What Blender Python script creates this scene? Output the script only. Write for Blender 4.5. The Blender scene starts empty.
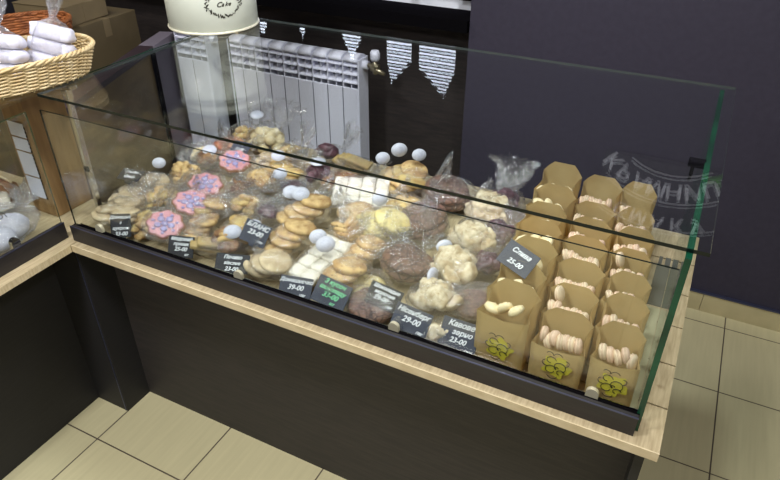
import bpy, bmesh, math, random
from mathutils import Vector, Matrix, Euler, noise
PI = math.pi
scn = bpy.context.scene
COL = scn.collection
R = math.radians

# ------------------------------------------------------------------ materials
def srgb(r, g, b):
    f = lambda c: (c/255/12.92) if c/255 <= .04045 else ((c/255+.055)/1.055)**2.4
    return (f(r), f(g), f(b), 1)

class NT:
    def __init__(s, name):
        s.m = bpy.data.materials.new(name); s.m.use_nodes = True
        s.n = s.m.node_tree.nodes; s.l = s.m.node_tree.links
        s.n.clear(); s.out = s.n.new('ShaderNodeOutputMaterial')
    def add(s, t, **kw):
        n = s.n.new(t)
        for k, v in kw.items():
            if k in n.inputs: n.inputs[k].default_value = v
            else: setattr(n, k, v)
        return n
    def link(s, a, b): s.l.new(a, b)

def basic(name, col, rough=.6, col2=None, scale=20, stretch=(1, 1, 1), bump=0, metallic=0, detail=4, lo=.35, hi=.65, coord='Object', spec=.5, trans=0):
    t = NT(name); p = t.add('ShaderNodeBsdfPrincipled')
    p.inputs['Roughness'].default_value = rough; p.inputs['Metallic'].default_value = metallic
    p.inputs['Specular IOR Level'].default_value = spec
    p.inputs['Base Color'].default_value = col
    if col2 is not None or bump:
        tc = t.add('ShaderNodeTexCoord'); mp = t.add('ShaderNodeMapping'); mp.inputs['Scale'].default_value = stretch
        t.link(tc.outputs[coord], mp.inputs['Vector'])
        nz = t.add('ShaderNodeTexNoise'); nz.inputs['Scale'].default_value = scale; nz.inputs['Detail'].default_value = detail
        t.link(mp.outputs[0], nz.inputs['Vector'])
        if col2 is not None:
            cr = t.add('ShaderNodeValToRGB'); cr.color_ramp.elements[0].position = lo; cr.color_ramp.elements[1].position = hi
            cr.color_ramp.elements[0].color = col; cr.color_ramp.elements[1].color = col2
            t.link(nz.outputs['Fac'], cr.inputs[0]); t.link(cr.outputs[0], p.inputs['Base Color'])
        if bump:
            b = t.add('ShaderNodeBump'); b.inputs['Strength'].default_value = bump; b.inputs['Distance'].default_value = .004
            t.link(nz.outputs['Fac'], b.inputs['Height']); t.link(b.outputs[0], p.inputs['Normal'])
    last = p.outputs[0]
    if trans:
        tr = t.add('ShaderNodeBsdfTranslucent'); tr.inputs['Color'].default_value = col2 or col
        mx = t.add('ShaderNodeMixShader'); mx.inputs[0].default_value = trans
        t.link(last, mx.inputs[1]); t.link(tr.outputs[0], mx.inputs[2]); last = mx.outputs[0]
    t.link(last, t.out.inputs[0])
    return t.m

def glass_mat(name, tint=(.93, .965, .95, 1), ior=1.5, rough=0.0, boost=1.0, haze=0, bump=0, bscale=60):
    t = NT(name)
    tr = t.add('ShaderNodeBsdfTransparent'); tr.inputs[0].default_value = tint
    gl = t.add('ShaderNodeBsdfGlossy'); gl.inputs['Roughness'].default_value = rough; gl.inputs[0].default_value = (1, 1, 1, 1)
    fr = t.add('ShaderNodeFresnel'); fr.inputs[0].default_value = ior
    ma = t.add('ShaderNodeMath', operation='MULTIPLY'); ma.inputs[1].default_value = boost; ma.use_clamp = True
    ge = t.add('ShaderNodeNewGeometry'); io = t.add('ShaderNodeMath', operation='MULTIPLY_ADD')
    io.inputs[1].default_value = 1/ior-ior; io.inputs[2].default_value = ior
    t.link(ge.outputs['Backfacing'], io.inputs[0]); t.link(io.outputs[0], fr.inputs[0])   # same reflectance from both sides of a thin pane
    t.link(fr.outputs[0], ma.inputs[0])
    mx = t.add('ShaderNodeMixShader'); t.link(ma.outputs[0], mx.inputs[0]); t.link(tr.outputs[0], mx.inputs[1]); t.link(gl.outputs[0], mx.inputs[2])
    last = mx.outputs[0]
    if bump:
        tc = t.add('ShaderNodeTexCoord'); nz = t.add('ShaderNodeTexNoise'); nz.inputs['Scale'].default_value = bscale; nz.inputs['Detail'].default_value = 3
        nz.inputs['Distortion'].default_value = 1.5
        t.link(tc.outputs['Object'], nz.inputs['Vector'])
        b = t.add('ShaderNodeBump'); b.inputs['Strength'].default_value = bump; b.inputs['Distance'].default_value = .01
        t.link(nz.outputs['Fac'], b.inputs['Height']); t.link(b.outputs[0], gl.inputs['Normal'])
    if haze:
        df = t.add('ShaderNodeBsdfDiffuse'); df.inputs[0].default_value = (.85, .87, .92, 1)
        m2 = t.add('ShaderNodeMixShader'); m2.inputs[0].default_value = haze
        t.link(last, m2.inputs[1]); t.link(df.outputs[0], m2.inputs[2]); last = m2.outputs[0]
    t.link(last, t.out.inputs[0])
    return t.m

def tile_mat():
    t = NT('floor_tiles'); p = t.add('ShaderNodeBsdfPrincipled'); p.inputs['Roughness'].default_value = .32
    tc = t.add('ShaderNodeTexCoord'); mp = t.add('ShaderNodeMapping')
    t.link(tc.outputs['Object'], mp.inputs[0])
    br = t.add('ShaderNodeTexBrick'); br.offset = 0; br.squash = 1
    br.inputs['Scale'].default_value = 1; br.inputs['Mortar Size'].default_value = .0028; br.inputs['Mortar Smooth'].default_value = .2
    br.inputs['Brick Width'].default_value = .397; br.inputs['Row Height'].default_value = .42
    br.inputs['Color1'].default_value = srgb(196, 187, 148); br.inputs['Color2'].default_value = srgb(188, 180, 143)
    br.inputs['Mortar'].default_value = srgb(82, 72, 62)
    t.link(mp.outputs[0], br.inputs['Vector'])
    m2 = t.add('ShaderNodeMapping'); m2.inputs['Scale'].default_value = (60, 4, 1); t.link(tc.outputs['Object'], m2.inputs[0])
    nz = t.add('ShaderNodeTexNoise'); nz.inputs['Scale'].default_value = 1; nz.inputs['Detail'].default_value = 3; t.link(m2.outputs[0], nz.inputs['Vector'])
    mx = t.add('ShaderNodeMixRGB', blend_type='MULTIPLY'); mx.inputs[0].default_value = .22
    t.link(br.outputs['Color'], mx.inputs[1]); t.link(nz.outputs['Fac'], mx.inputs[2]); t.link(mx.outputs[0], p.inputs['Base Color'])
    t.link(p.outputs[0], t.out.inputs[0]); return t.m

def choc_mat():
    t = NT('chocolate_cookie'); p = t.add('ShaderNodeBsdfPrincipled'); p.inputs['Roughness'].default_value = .6
    tc = t.add('ShaderNodeTexCoord')
    nz = t.add('ShaderNodeTexNoise'); nz.inputs['Scale'].default_value = 30; t.link(tc.outputs['Object'], nz.inputs['Vector'])
    mxv = t.add('ShaderNodeMixRGB', blend_type='ADD'); mxv.inputs[0].default_value = .012
    t.link(tc.outputs['Object'], mxv.inputs[1]); t.link(nz.outputs['Color'], mxv.inputs[2])
    vo = t.add('ShaderNodeTexVoronoi', feature='DISTANCE_TO_EDGE'); vo.inputs['Scale'].default_value = 42
    t.link(mxv.outputs[0], vo.inputs['Vector'])
    cr = t.add('ShaderNodeValToRGB'); e = cr.color_ramp.elements
    e[0].position = 0; e[0].color = srgb(48, 32, 26); e[1].position = .10; e[1].color = srgb(112, 82, 66)
    t.link(vo.outputs['Distance'], cr.inputs[0]); t.link(cr.outputs[0], p.inputs['Base Color'])
    b = t.add('ShaderNodeBump'); b.inputs['Strength'].default_value = .5; b.inputs['Distance'].default_value = .002
    t.link(cr.outputs[0], b.inputs['Height']); t.link(b.outputs[0], p.inputs['Normal'])
    t.link(p.outputs[0], t.out.inputs[0]); return t.m

def speck_mat(name, base, base2, speck, dens=90, thr=.16):
    t = NT(name); p = t.add('ShaderNodeBsdfPrincipled'); p.inputs['Roughness'].default_value = .6
    tc = t.add('ShaderNodeTexCoord')
    nz = t.add('ShaderNodeTexNoise'); nz.inputs['Scale'].default_value = 28; t.link(tc.outputs['Object'], nz.inputs['Vector'])
    cr = t.add('ShaderNodeValToRGB'); e = cr.color_ramp.elements; e[0].position = .38; e[1].position = .62; e[0].color = base; e[1].color = base2
    t.link(nz.outputs['Fac'], cr.inputs[0])
    vo = t.add('ShaderNodeTexVoronoi'); vo.inputs['Scale'].default_value = dens; t.link(tc.outputs['Object'], vo.inputs['Vector'])
    lt = t.add('ShaderNodeMath', operation='LESS_THAN'); lt.inputs[1].default_value = thr; t.link(vo.outputs['Distance'], lt.inputs[0])
    mx = t.add('ShaderNodeMixRGB'); mx.inputs[2].default_value = speck
    t.link(lt.outputs[0], mx.inputs[0]); t.link(cr.outputs[0], mx.inputs[1]); t.link(mx.outputs[0], p.inputs['Base Color'])
    b = t.add('ShaderNodeBump'); b.inputs['Strength'].default_value = .5; b.inputs['Distance'].default_value = .003
    t.link(nz.outputs['Fac'], b.inputs['Height']); t.link(b.outputs[0], p.inputs['Normal'])
    t.link(p.outputs[0], t.out.inputs[0]); return t.m

def sticker_mat():
    t = NT('printed_sticker'); p = t.add('ShaderNodeBsdfPrincipled'); p.inputs['Roughness'].default_value = .35
    tc = t.add('ShaderNodeTexCoord'); mp = t.add('ShaderNodeMapping'); mp.inputs['Scale'].default_value = (1, 1, 1); t.link(tc.outputs['Object'], mp.inputs[0])
    wv = t.add('ShaderNodeTexWave', bands_direction='Y'); wv.inputs['Scale'].default_value = 75; wv.inputs['Distortion'].default_value = 3; wv.inputs['Detail Scale'].default_value = 8
    t.link(mp.outputs[0], wv.inputs['Vector'])
    cr = t.add('ShaderNodeValToRGB'); e = cr.color_ramp.elements; e[0].position = .0; e[0].color = srgb(140, 145, 175); e[1].position = .25; e[1].color = srgb(196, 198, 210)
    t.link(wv.outputs['Fac'], cr.inputs[0])
    gr = t.add('ShaderNodeVectorMath', operation='LENGTH'); t.link(tc.outputs['Object'], gr.inputs[0])
    lt = t.add('ShaderNodeMath', operation='LESS_THAN'); lt.inputs[1].default_value = .0135; t.link(gr.outputs['Value'], lt.inputs[0])
    mx = t.add('ShaderNodeMixRGB'); mx.inputs[1].default_value = srgb(198, 200, 212); t.link(lt.outputs[0], mx.inputs[0]); t.link(cr.outputs[0], mx.inputs[2])
    t.link(mx.outputs[0], p.inputs['Base Color']); t.link(p.outputs[0], t.out.inputs[0]); return t.m

def emis(name, col, s):
    t = NT(name); e = t.add('ShaderNodeEmission'); e.inputs[0].default_value = col; e.inputs[1].default_value = s
    t.link(e.outputs[0], t.out.inputs[0]); return t.m

M = {}
M['tile'] = tile_mat()
M['skirt'] = basic('skirting_tile', srgb(190, 178, 138), .4, srgb(176, 165, 128), 8)
M['wall'] = basic('purple_grey_wall', srgb(43, 39, 54), .8, srgb(47, 43, 58), 40, bump=.15)
M['darkwall'] = basic('dark_brown_niche', srgb(44, 38, 38), .7, srgb(56, 48, 46), 12, stretch=(1, 1, 6), bump=.2)
M['navy'] = basic('dark_navy_wall', srgb(34, 32, 42), .8, srgb(38, 36, 46), 20)
M['sill'] = basic('black_sill', srgb(12, 11, 13), 1.0, spec=0)
M['ceil'] = basic('ceiling_paint', srgb(120, 118, 122), .9)
M['room'] = basic('room_wall', srgb(84, 80, 86), .9)
M['deck'] = basic('pale_oak_board', srgb(178, 162, 130), .5, srgb(156, 140, 108), 30, stretch=(6, .6, 1), bump=.05)
M['deckx'] = basic('pale_oak_strip', srgb(206, 190, 156), .5, srgb(190, 172, 136), 30, stretch=(.6, 6, 1), bump=.05)
M['gap'] = basic('board_gap', srgb(66, 48, 38), .8)
M['panel'] = basic('dark_wenge_panel', srgb(38, 35, 34), .6, srgb(48, 43, 41), 14, stretch=(.8, 1, 9), bump=.08)
M['panelL'] = basic('black_panel', srgb(21, 20, 23), .6, srgb(27, 26, 28), 14, stretch=(1, .8, 9), bump=.05)
M['fascia'] = basic('black_fascia', srgb(30, 27, 29), .45, srgb(37, 34, 35), 30, stretch=(.5, 1, 6))
M['rail'] = basic('blued_steel_rail', srgb(92, 96, 125), .3, metallic=.8)
M['chrome'] = basic('chrome', srgb(205, 205, 200), .18, metallic=1)
M['clip'] = basic('satin_clip', srgb(215, 208, 180), .3, metallic=.5)
M['glass'] = glass_mat('clear_pane', (.955, .975, .965, 1), 1.5, 0, .95)
M['sheet'] = glass_mat('top_sheet_pane', (.95, .97, .965, 1), 1.5, 0, .62)
M['gedge'] = basic('green_glass_edge', srgb(6, 44, 30), .2, srgb(14, 74, 50), 6)
M['gdark'] = basic('dark_glass_edge', srgb(7, 18, 16), .25)
M['glite'] = basic('light_glass_edge', srgb(62, 68, 68), .2)
M['film'] = glass_mat('cellophane', (.98, .98, .985, 1), 1.5, .07, 2.2, .015, 1.0, 60)
M['tuft'] = glass_mat('gathered_cellophane', (.95, .95, .96, 1), 1.6, .09, 1.9, .05, 1.0, 80)
M['sticker'] = sticker_mat()
M['black'] = basic('chalk_black', srgb(30, 30, 36), .6)
M['slate'] = basic('chalk_slate', srgb(58, 62, 76), .6, srgb(50, 54, 68), 40)
M['chalk'] = basic('white_chalk', srgb(225, 228, 232), .8)
M['chalkg'] = basic('green_chalk', srgb(130, 215, 160), .8)
M['chalkdim'] = basic('grey_chalk', srgb(232, 234, 244), .8)
M['kraft'] = basic('kraft_paper', srgb(214, 188, 132), .75, srgb(200, 172, 114), 12, bump=.15, trans=.35)
M['yellow'] = basic('yellow_print', srgb(214, 200, 62), .7)
M['ink'] = basic('black_ink', srgb(40, 38, 26), .7)
M['carton'] = basic('brown_carton', srgb(98, 84, 58), .8, srgb(88, 75, 50), 6, bump=.05)
M['carton2'] = basic('pale_carton', srgb(122, 106, 76), .8, srgb(112, 97, 70), 6)
M['board'] = basic('brown_partition_board', srgb(120, 100, 72), .6, srgb(104, 86, 60), 5, stretch=(1, 1, 4))
M['mauve'] = basic('mauve_plaster', srgb(108, 100, 112), .7)
M['mauvel'] = basic('mauve_cap', srgb(128, 120, 132), .55)
M['mauved'] = basic('dark_mauve_cap', srgb(58, 46, 52), .5)
M['wood'] = basic('brown_oak_post', srgb(160, 128, 86), .5, srgb(128, 98, 62), 10, stretch=(3, 3, .5), bump=.06)
M['rad'] = basic('white_enamel', srgb(226, 227, 242), .35)
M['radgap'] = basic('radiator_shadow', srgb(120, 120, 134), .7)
M['brass'] = basic('nickel_brass', srgb(170, 160, 135), .3, metallic=.8)
M['tin'] = basic('cream_enamel', srgb(206, 210, 196), .35)
M['tinrim'] = basic('cream_rolled_rim', srgb(216, 212, 190), .3)
M['wick'] = basic('pale_wicker', srgb(214, 194, 152), .6, srgb(186, 160, 112), 30)
M['wicko'] = basic('orange_wicker', srgb(176, 108, 58), .6, srgb(130, 74, 38), 30)
M['whitegood'] = basic('white_sweets', srgb(222, 222, 236), .7, srgb(205, 205, 222), 60, bump=.3)
M['white'] = basic('white_paper', srgb(205, 208, 222), .6)
M['whiteln'] = basic('grey_fold', srgb(150, 152, 165), .7)
M['gold'] = basic('golden_cookie', srgb(206, 176, 122), .75, srgb(150, 114, 68), 40, bump=.5)
M['gold2'] = basic('yellow_biscuit', srgb(212, 188, 124), .75, srgb(166, 132, 76), 30, bump=.5)
M['brown'] = basic('brown_pastry', srgb(156, 116, 72), .6, srgb(98, 66, 42), 40, bump=.5)
M['beige'] = basic('beige_cookie', srgb(206, 188, 154), .75, srgb(176, 154, 118), 34, bump=.5)
M['stick'] = basic('olive_beige_biscuit', srgb(172, 150, 100), .6, srgb(158, 132, 82), 20, bump=.2)
M['pale'] = basic('pale_oat_lump', srgb(214, 202, 174), .8, srgb(168, 148, 114), 50, bump=.9, detail=6)
M['ball'] = basic('cream_ball', srgb(222, 208, 170), .55, srgb(206, 186, 140), 16)
M['choc'] = choc_mat()
M['dark'] = basic('dark_berry', srgb(60, 38, 44), .4, srgb(96, 66, 74), 50, bump=.6)
M['yspeck'] = speck_mat('yellow_speckled', srgb(222, 208, 148), srgb(206, 186, 116), srgb(60, 50, 40), 75, .17)
M['bspeck'] = speck_mat('brown_speckled', srgb(210, 180, 126), srgb(176, 138, 88), srgb(104, 66, 44), 85, .2)
M['rednut'] = speck_mat('red_brown_nutty', srgb(150, 108, 62), srgb(190, 150, 96), srgb(120, 48, 36), 70, .38)
M['redtop'] = speck_mat('red_orange_topping', srgb(188, 110, 74), srgb(200, 150, 100), srgb(170, 70, 50), 70, .3)
M['whiteglaze'] = basic('white_glaze', srgb(236, 232, 222), .45, srgb(222, 214, 196), 30, bump=.2)
M['pink'] = basic('pink_icing', srgb(222, 164, 166), .4, srgb(206, 142, 148), 30)
M['lilac'] = basic('lilac_icing', srgb(170, 160, 196), .4, srgb(146, 140, 186), 60)
M['ginger'] = basic('gingerbread', srgb(150, 100, 60), .6)
M['mac'] = basic('cream_macaron', srgb(226, 206, 176), .6, srgb(212, 188, 154), 40, bump=.2)
M['macp'] = basic('blush_macaron', srgb(224, 194, 168), .6, srgb(210, 176, 148), 40, bump=.2)
M['fill'] = basic('pale_filling', srgb(196, 168, 140), .5)
M['cashew'] = basic('ivory_biscuit', srgb(238, 222, 180), .6, srgb(224, 202, 152), 30)
M['bluewrap'] = basic('dark_blue_wrap', srgb(44, 50, 84), .4, srgb(120, 126, 160), 60, lo=.5, hi=.6)
M['leaf'] = basic('poster_green', srgb(90, 170, 60), .7)
M['bread'] = basic('brown_bread', srgb(140, 96, 58), .7, srgb(110, 72, 42), 30, bump=.4)
M['trayd'] = basic('dark_grey_card', srgb(74, 74, 66), .5, srgb(90, 90, 82), 8)
M['trayl'] = basic('pale_olive_card', srgb(168, 164, 132), .5)
M['lit'] = emis('daylit_pane', (.78, .85, 1, 1), 6.5)
M['slat'] = basic('blind_slat', srgb(70, 70, 86), .6)
M['wframe'] = basic('white_window_frame', srgb(225, 228, 235), .4)

# ------------------------------------------------------------------ helpers
def link(o, parent=None):
    COL.objects.link(o)
    if parent: o.parent = parent
    return o
def meta(o, label=None, cat=None, group=None, kind=None):
    if label: o['label'] = label
    if cat: o['category'] = cat
    if group: o['group'] = group
    if kind: o['kind'] = kind
    return o
def thing(name, label, cat, loc=(0, 0, 0), rot=(0, 0, 0), group=None):
    o = bpy.data.objects.new(name, None); o.empty_display_size = .02
    COL.objects.link(o); o.location = loc; o.rotation_euler = rot
    return meta(o, label, cat, group)
def mesh_obj(name, bm, mats, parent=None, smooth=False):
    me = bpy.data.meshes.new(name)
    bmesh.ops.recalc_face_normals(bm, faces=bm.faces)
    bm.to_mesh(me); bm.free()
    for m in (mats if isinstance(mats, (list, tuple)) else [mats]): me.materials.append(m)
    if smooth:
        for p in me.polygons: p.use_smooth = True
    return link(bpy.data.objects.new(name, me), parent)
def data_obj(name, me, parent=None, loc=(0, 0, 0), rot=(0, 0, 0), sc=1):
    o = bpy.data.objects.new(name, me); link(o, parent)
    o.location = loc; o.rotation_euler = rot; o.scale = (sc, sc, sc) if not isinstance(sc, tuple) else sc
    return o
def box(bm, x0, x1, y0, y1, z0, z1, mi=0, bevel=0, rz=0, about=None):
    v = [bm.verts.new((x, y, z)) for x in (x0, x1) for y in (y0, y1) for z in (z0, z1)]
    fs = [(0, 1, 3, 2), (4, 6, 7, 5), (0, 4, 5, 1), (2, 3, 7, 6), (0, 2, 6, 4), (1, 5, 7, 3)]
    out = []
    for f in fs:
        fc = bm.faces.new([v[i] for i in f]); fc.material_index = mi; out.append(fc)
    if rz:
        bmesh.ops.rotate(bm, verts=v, cent=about or ((x0+x1)/2, (y0+y1)/2, z0), matrix=Matrix.Rotation(rz, 3, 'Z'))
    if bevel:
        es = list({e for f in out for e in f.edges})
        bmesh.ops.bevel(bm, geom=es, offset=bevel, segments=2, affect='EDGES', profile=.5)
    return out
def boxo(name, dims, mat, parent=None, bevel=0):
    bm = bmesh.new(); box(bm, *dims, bevel=bevel); return mesh_obj(name, bm, mat, parent)
def tube(bm, pts, r, n=8, mi=0, closed=False, cap=True):
    pts = [Vector(p) for p in pts]; N = len(pts); rings = []
    for i, p in enumerate(pts):
        if closed: d = pts[(i+1) % N]-pts[i-1]
        else: d = pts[min(i+1, N-1)]-pts[max(i-1, 0)]
        d.normalize(); a = d.cross(Vector((0, 0, 1)))
        if a.length < .05: a = d.cross(Vector((1, 0, 0)))
        a.normalize(); b = d.cross(a)
        rr = r[i] if isinstance(r, (list, tuple)) else r
        rings.append([bm.verts.new(p+a*math.cos(2*PI*k/n)*rr+b*math.sin(2*PI*k/n)*rr) for k in range(n)])
    for i in range(N if closed else N-1):
        A, B = rings[i], rings[(i+1) % N]
        for k in range(n):
            f = bm.faces.new((A[k], A[(k+1) % n], B[(k+1) % n], B[k])); f.material_index = mi; f.smooth = True
    if cap and not closed:
        for rg in (rings[0], rings[-1]):
            f = bm.faces.new(rg); f.material_index = mi
def lathe(bm, prof, n=32, mi=0, cent=(0, 0, 0), noise_amp=0, seed=0, freq=30, lobes=0, lobe_amp=0):
    cx, cy, cz = cent; rings = []
    for (r, z) in prof:
        if r < 1e-6: rings.append([bm.verts.new((cx, cy, cz+z))]); continue
        rg = []
        for k in range(n):
            a = 2*PI*k/n; rr = r*(1+lobe_amp*math.cos(lobes*a))
            p = Vector((rr*math.cos(a), rr*math.sin(a), z))
            if noise_amp:
                q = noise.noise(p*freq+Vector((seed*7.1, seed*3.3, seed))); q2 = noise.noise(p*freq*2.3+Vector((seed, 5, seed*2)))
                p += p.normalized()*noise_amp*(q+.5*q2)
                p.z += noise_amp*.6*q2
            rg.append(bm.verts.new((cx+p.x, cy+p.y, cz+p.z)))
        rings.append(rg)
    for A, B in zip(rings, rings[1:]):
        if len(A) == 1 and len(B) == 1: continue
        for k in range(n):
            if len(A) == 1: f = bm.faces.new((A[0], B[(k+1) % n], B[k]))
            elif len(B) == 1: f = bm.faces.new((A[k], A[(k+1) % n], B[0]))
            else: f = bm.faces.new((A[k], A[(k+1) % n], B[(k+1) % n], B[k]))
            f.material_index = mi; f.smooth = True

def text_bm(bm, s, size, mat4, mi=0, extrude=.0006, shear=.25, align='CENTER'):
    cu = bpy.data.curves.new('t', 'FONT'); cu.body = s; cu.size = size; cu.extrude = extrude; cu.shear = shear
    cu.align_x = align; cu.align_y = 'CENTER'; cu.space_character = 1.0; cu.offset = size*.022; cu.resolution_u = 3
    o = bpy.data.objects.new('t', cu); COL.objects.link(o)
    bpy.context.view_layer.update()
    me = bpy.data.meshes.new_from_object(o.evaluated_get(bpy.context.evaluated_depsgraph_get()))
    me.transform(mat4)
    n0 = len(bm.faces); bm.from_mesh(me); bm.faces.ensure_lookup_table()
    for f in bm.faces[n0:]: f.material_index = mi
    bpy.data.objects.remove(o); bpy.data.curves.remove(cu); bpy.data.meshes.remove(me)

# ------------------------------------------------------------------ camera
YAW, PITCH, ROLL = -0.465259197, 0.579916951, 0.0027548714
cy, sy, cp, sp = math.cos(YAW), math.sin(YAW), math.cos(PITCH), math.sin(PITCH)
F = Vector((sy*cp, cy*cp, -sp)); Rt = Vector((cy, -sy, 0)); Up = Rt.cross(F)
r2 = Rt*math.cos(ROLL)+Up*math.sin(ROLL); u2 = -Rt*math.sin(ROLL)+Up*math.cos(ROLL)
CAM = Vector((1.6348, -.9084, 1.8730))
cd = bpy.data.cameras.new('camera'); co = bpy.data.objects.new('camera', cd); COL.objects.link(co)
cd.sensor_width = 36; cd.lens = 642.902*36/780; cd.clip_start = .01
mw = Matrix((r2, u2, -F)).transposed().to_4x4(); mw.translation = CAM; co.matrix_world = mw
scn.camera = co

# ------------------------------------------------------------------ room
def struct(name, dims, mat, bevel=0):
    o = boxo(name, dims, mat, bevel=bevel); o['kind'] = 'structure'; return o
fl = boxo('floor', (-2.4, 4.2, -3.0, 2.1, -.05, 0), M['tile']); fl['kind'] = 'structure'
# tile joints run through x = 0 and y = 0: shift the texture origin so that they stay there
struct('wall_back', (.67, 4.2, 1.775, 2.1, 0, 2.9), M['wall'])
struct('wall_niche', (-2.4, .67, 1.933, 2.1, 0, 1.14), M['darkwall'])
struct('wall_lintel', (-2.4, .67, 1.93, 2.1, 2.35, 2.9), M['navy'])
struct('wall_left', (-2.5, -2.4, -3.0, 2.1, 0, 2.9), M['navy'])
struct('wall_right', (4.2, 4.3, -3.0, 2.1, 0, 2.9), M['room'])
struct('wall_front', (-2.4, 4.2, -3.1, -3.0, 0, 2.9), M['room'])
struct('ceiling', (-2.4, 4.2, -3.0, 2.1, 2.9, 2.98), M['ceil'])
bm = bmesh.new()
x = .672
i = 0
while x < 4.19:
    x1 = min(x+.398, 4.195); box(bm, x, x1, 1.762, 1.7755, 0, .095); x = x1+.002
sk = mesh_obj('baseboard_back', bm, M['skirt']); sk['kind'] = 'structure'
struct('trim_1', (.672, 4.2, 1.758, 1.7757, .095, .101), M['rail'])
struct('trim_2', (-2.38, .669, 1.745, 1.932, 1.10, 1.150), M['sill'])
# window over the sill
bm = bmesh.new()
box(bm, -2.38, .668, 1.935, 1.975, 1.139, 1.19); box(bm, -2.38, .668, 1.935, 1.975, 2.29, 2.349)
for xx in (-2.36, -1.5, -.66, -.14, .62):
    box(bm, xx, xx+.045, 1.937, 1.973, 1.20, 2.29)
w = mesh_obj('window_1', bm, M['wframe']); w['kind'] = 'structure'
o = boxo('pane', (-2.36, .66, 1.985, 1.99, 1.2, 2.3), M['lit'], w)
bm = bmesh.new()
z = 1.22
while z < 1.76:
    box(bm, -2.34, .655, 1.905, 1.925, z, z+.015); z += .032
bl = mesh_obj('window_blind', bm, M['slat']); meta(bl, 'dark slatted blind hanging in the window behind the radiator', 'blind')
# dark panels added over the window, cut to shape the daylight patches between them
GAPS = [(-.60, -.46, 1.56, .5), (-.32, -.23, 1.55, .5), (-.04, .07, 1.62, .5), (.21, .345, 1.70, .15), (.385, .57, 1.72, .75)]
xs = [-2.3]+[v for a, b, t, f in GAPS for v in (a, b)]+[.66]
wpos = ['leftmost and widest', 'second from the left', 'third from the left', 'fourth from the left', 'second from the right', 'rightmost and narrowest']
for k in range(6):
    x0, x1 = xs[2*k], xs[2*k+1]
    tl = GAPS[k-1][2] if k else 1.6; tr_ = GAPS[k][2] if k < 5 else 1.69
    gl = (GAPS[k-1][1]-GAPS[k-1][0])*(1-GAPS[k-1][3])+.006 if k else 0; gr_ = (GAPS[k][1]-GAPS[k][0])*GAPS[k][3]+.006 if k < 5 else 0
    prof = [(x0, 1.2), (x1, 1.2), (x1, tr_-.14), (x1+gr_, tr_), (x1+gr_, 2.28), (x0-gl, 2.28), (x0-gl, tl), (x0, tl-.14)]
    bm = bmesh.new(); yy = 1.884+.003*(k % 2)
    a = [bm.verts.new((x, yy, z)) for x, z in prof]; b = [bm.verts.new((x, yy+.002, z)) for x, z in prof]
    bm.faces.new(a); bm.faces.new(b)
    for q in range(8): bm.faces.new((a[q], a[(q+1) % 8], b[(q+1) % 8], b[q]))
    meta(mesh_obj('daylight_mask', bm, M['sill']), 'black panel added over the blind to shape the daylight, %s of the six' % wpos[k], 'mask panel', 'black daylight-shaping panels over the window')

# poster with chalk lettering on the back wall (seen mirrored in the glass top)
po = thing('chalk_poster', 'black chalk lettering poster hung on the purple wall above the paper bags', 'poster', (1.60, 1.774, 2.06))
boxo('board', (-.27, .27, -.006, 0, -.29, .28), M['black'], po)
bm = bmesh.new()
def arc_text(s, rad, cz, a0, a1, size, cx=0):
    n = len(s)
    for i, ch in enumerate(s):
        a = a0+(a1-a0)*i/(n-1)
        mt = Matrix.Translation((cx+rad*math.sin(a), -.0072, cz+rad*math.cos(a))) @ Matrix.Rotation(a, 4, 'Y') @ Matrix.Rotation(PI/2, 4, 'X')
        text_bm(bm, ch, size, mt, shear=0)
arc_text('КРАМНИЦЯ', .34, -.50, R(-42), R(42), .095)
arc_text('СМАКУ', .46, -.46, R(-20), R(20), .085)
for rad, cz in ((.405, -.50), (.275, -.50), (.54, -.50)):
    pts = [(rad*math.sin(a), -.0072, cz+rad*math.cos(a)) for a in [R(-38)+R(76)*i/24 for i in range(25)] if abs(rad*math.sin(a)) < .26 and cz+rad*math.cos(a) > -.28]
    tube(bm, pts, .0045, 5)
mesh_obj('lettering', bm, M['chalkdim'], po)
bm = bmesh.new()
for (a, l, px) in ((-.5, .11, .13), (.2, .12, .17), (.9, .10, .2)):
    pts = [(px+l*t*math.cos(a), -.0075, -.25+l*t*math.sin(a)+.02*math.sin(PI*t)) for t in [i/8 for i in range(9)]]
    tube(bm, pts, [.002+.010*math.sin(PI*i/8) for i in range(9)], 6)
mesh_obj('leaf_motif', bm, M['leaf'], po)

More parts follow.
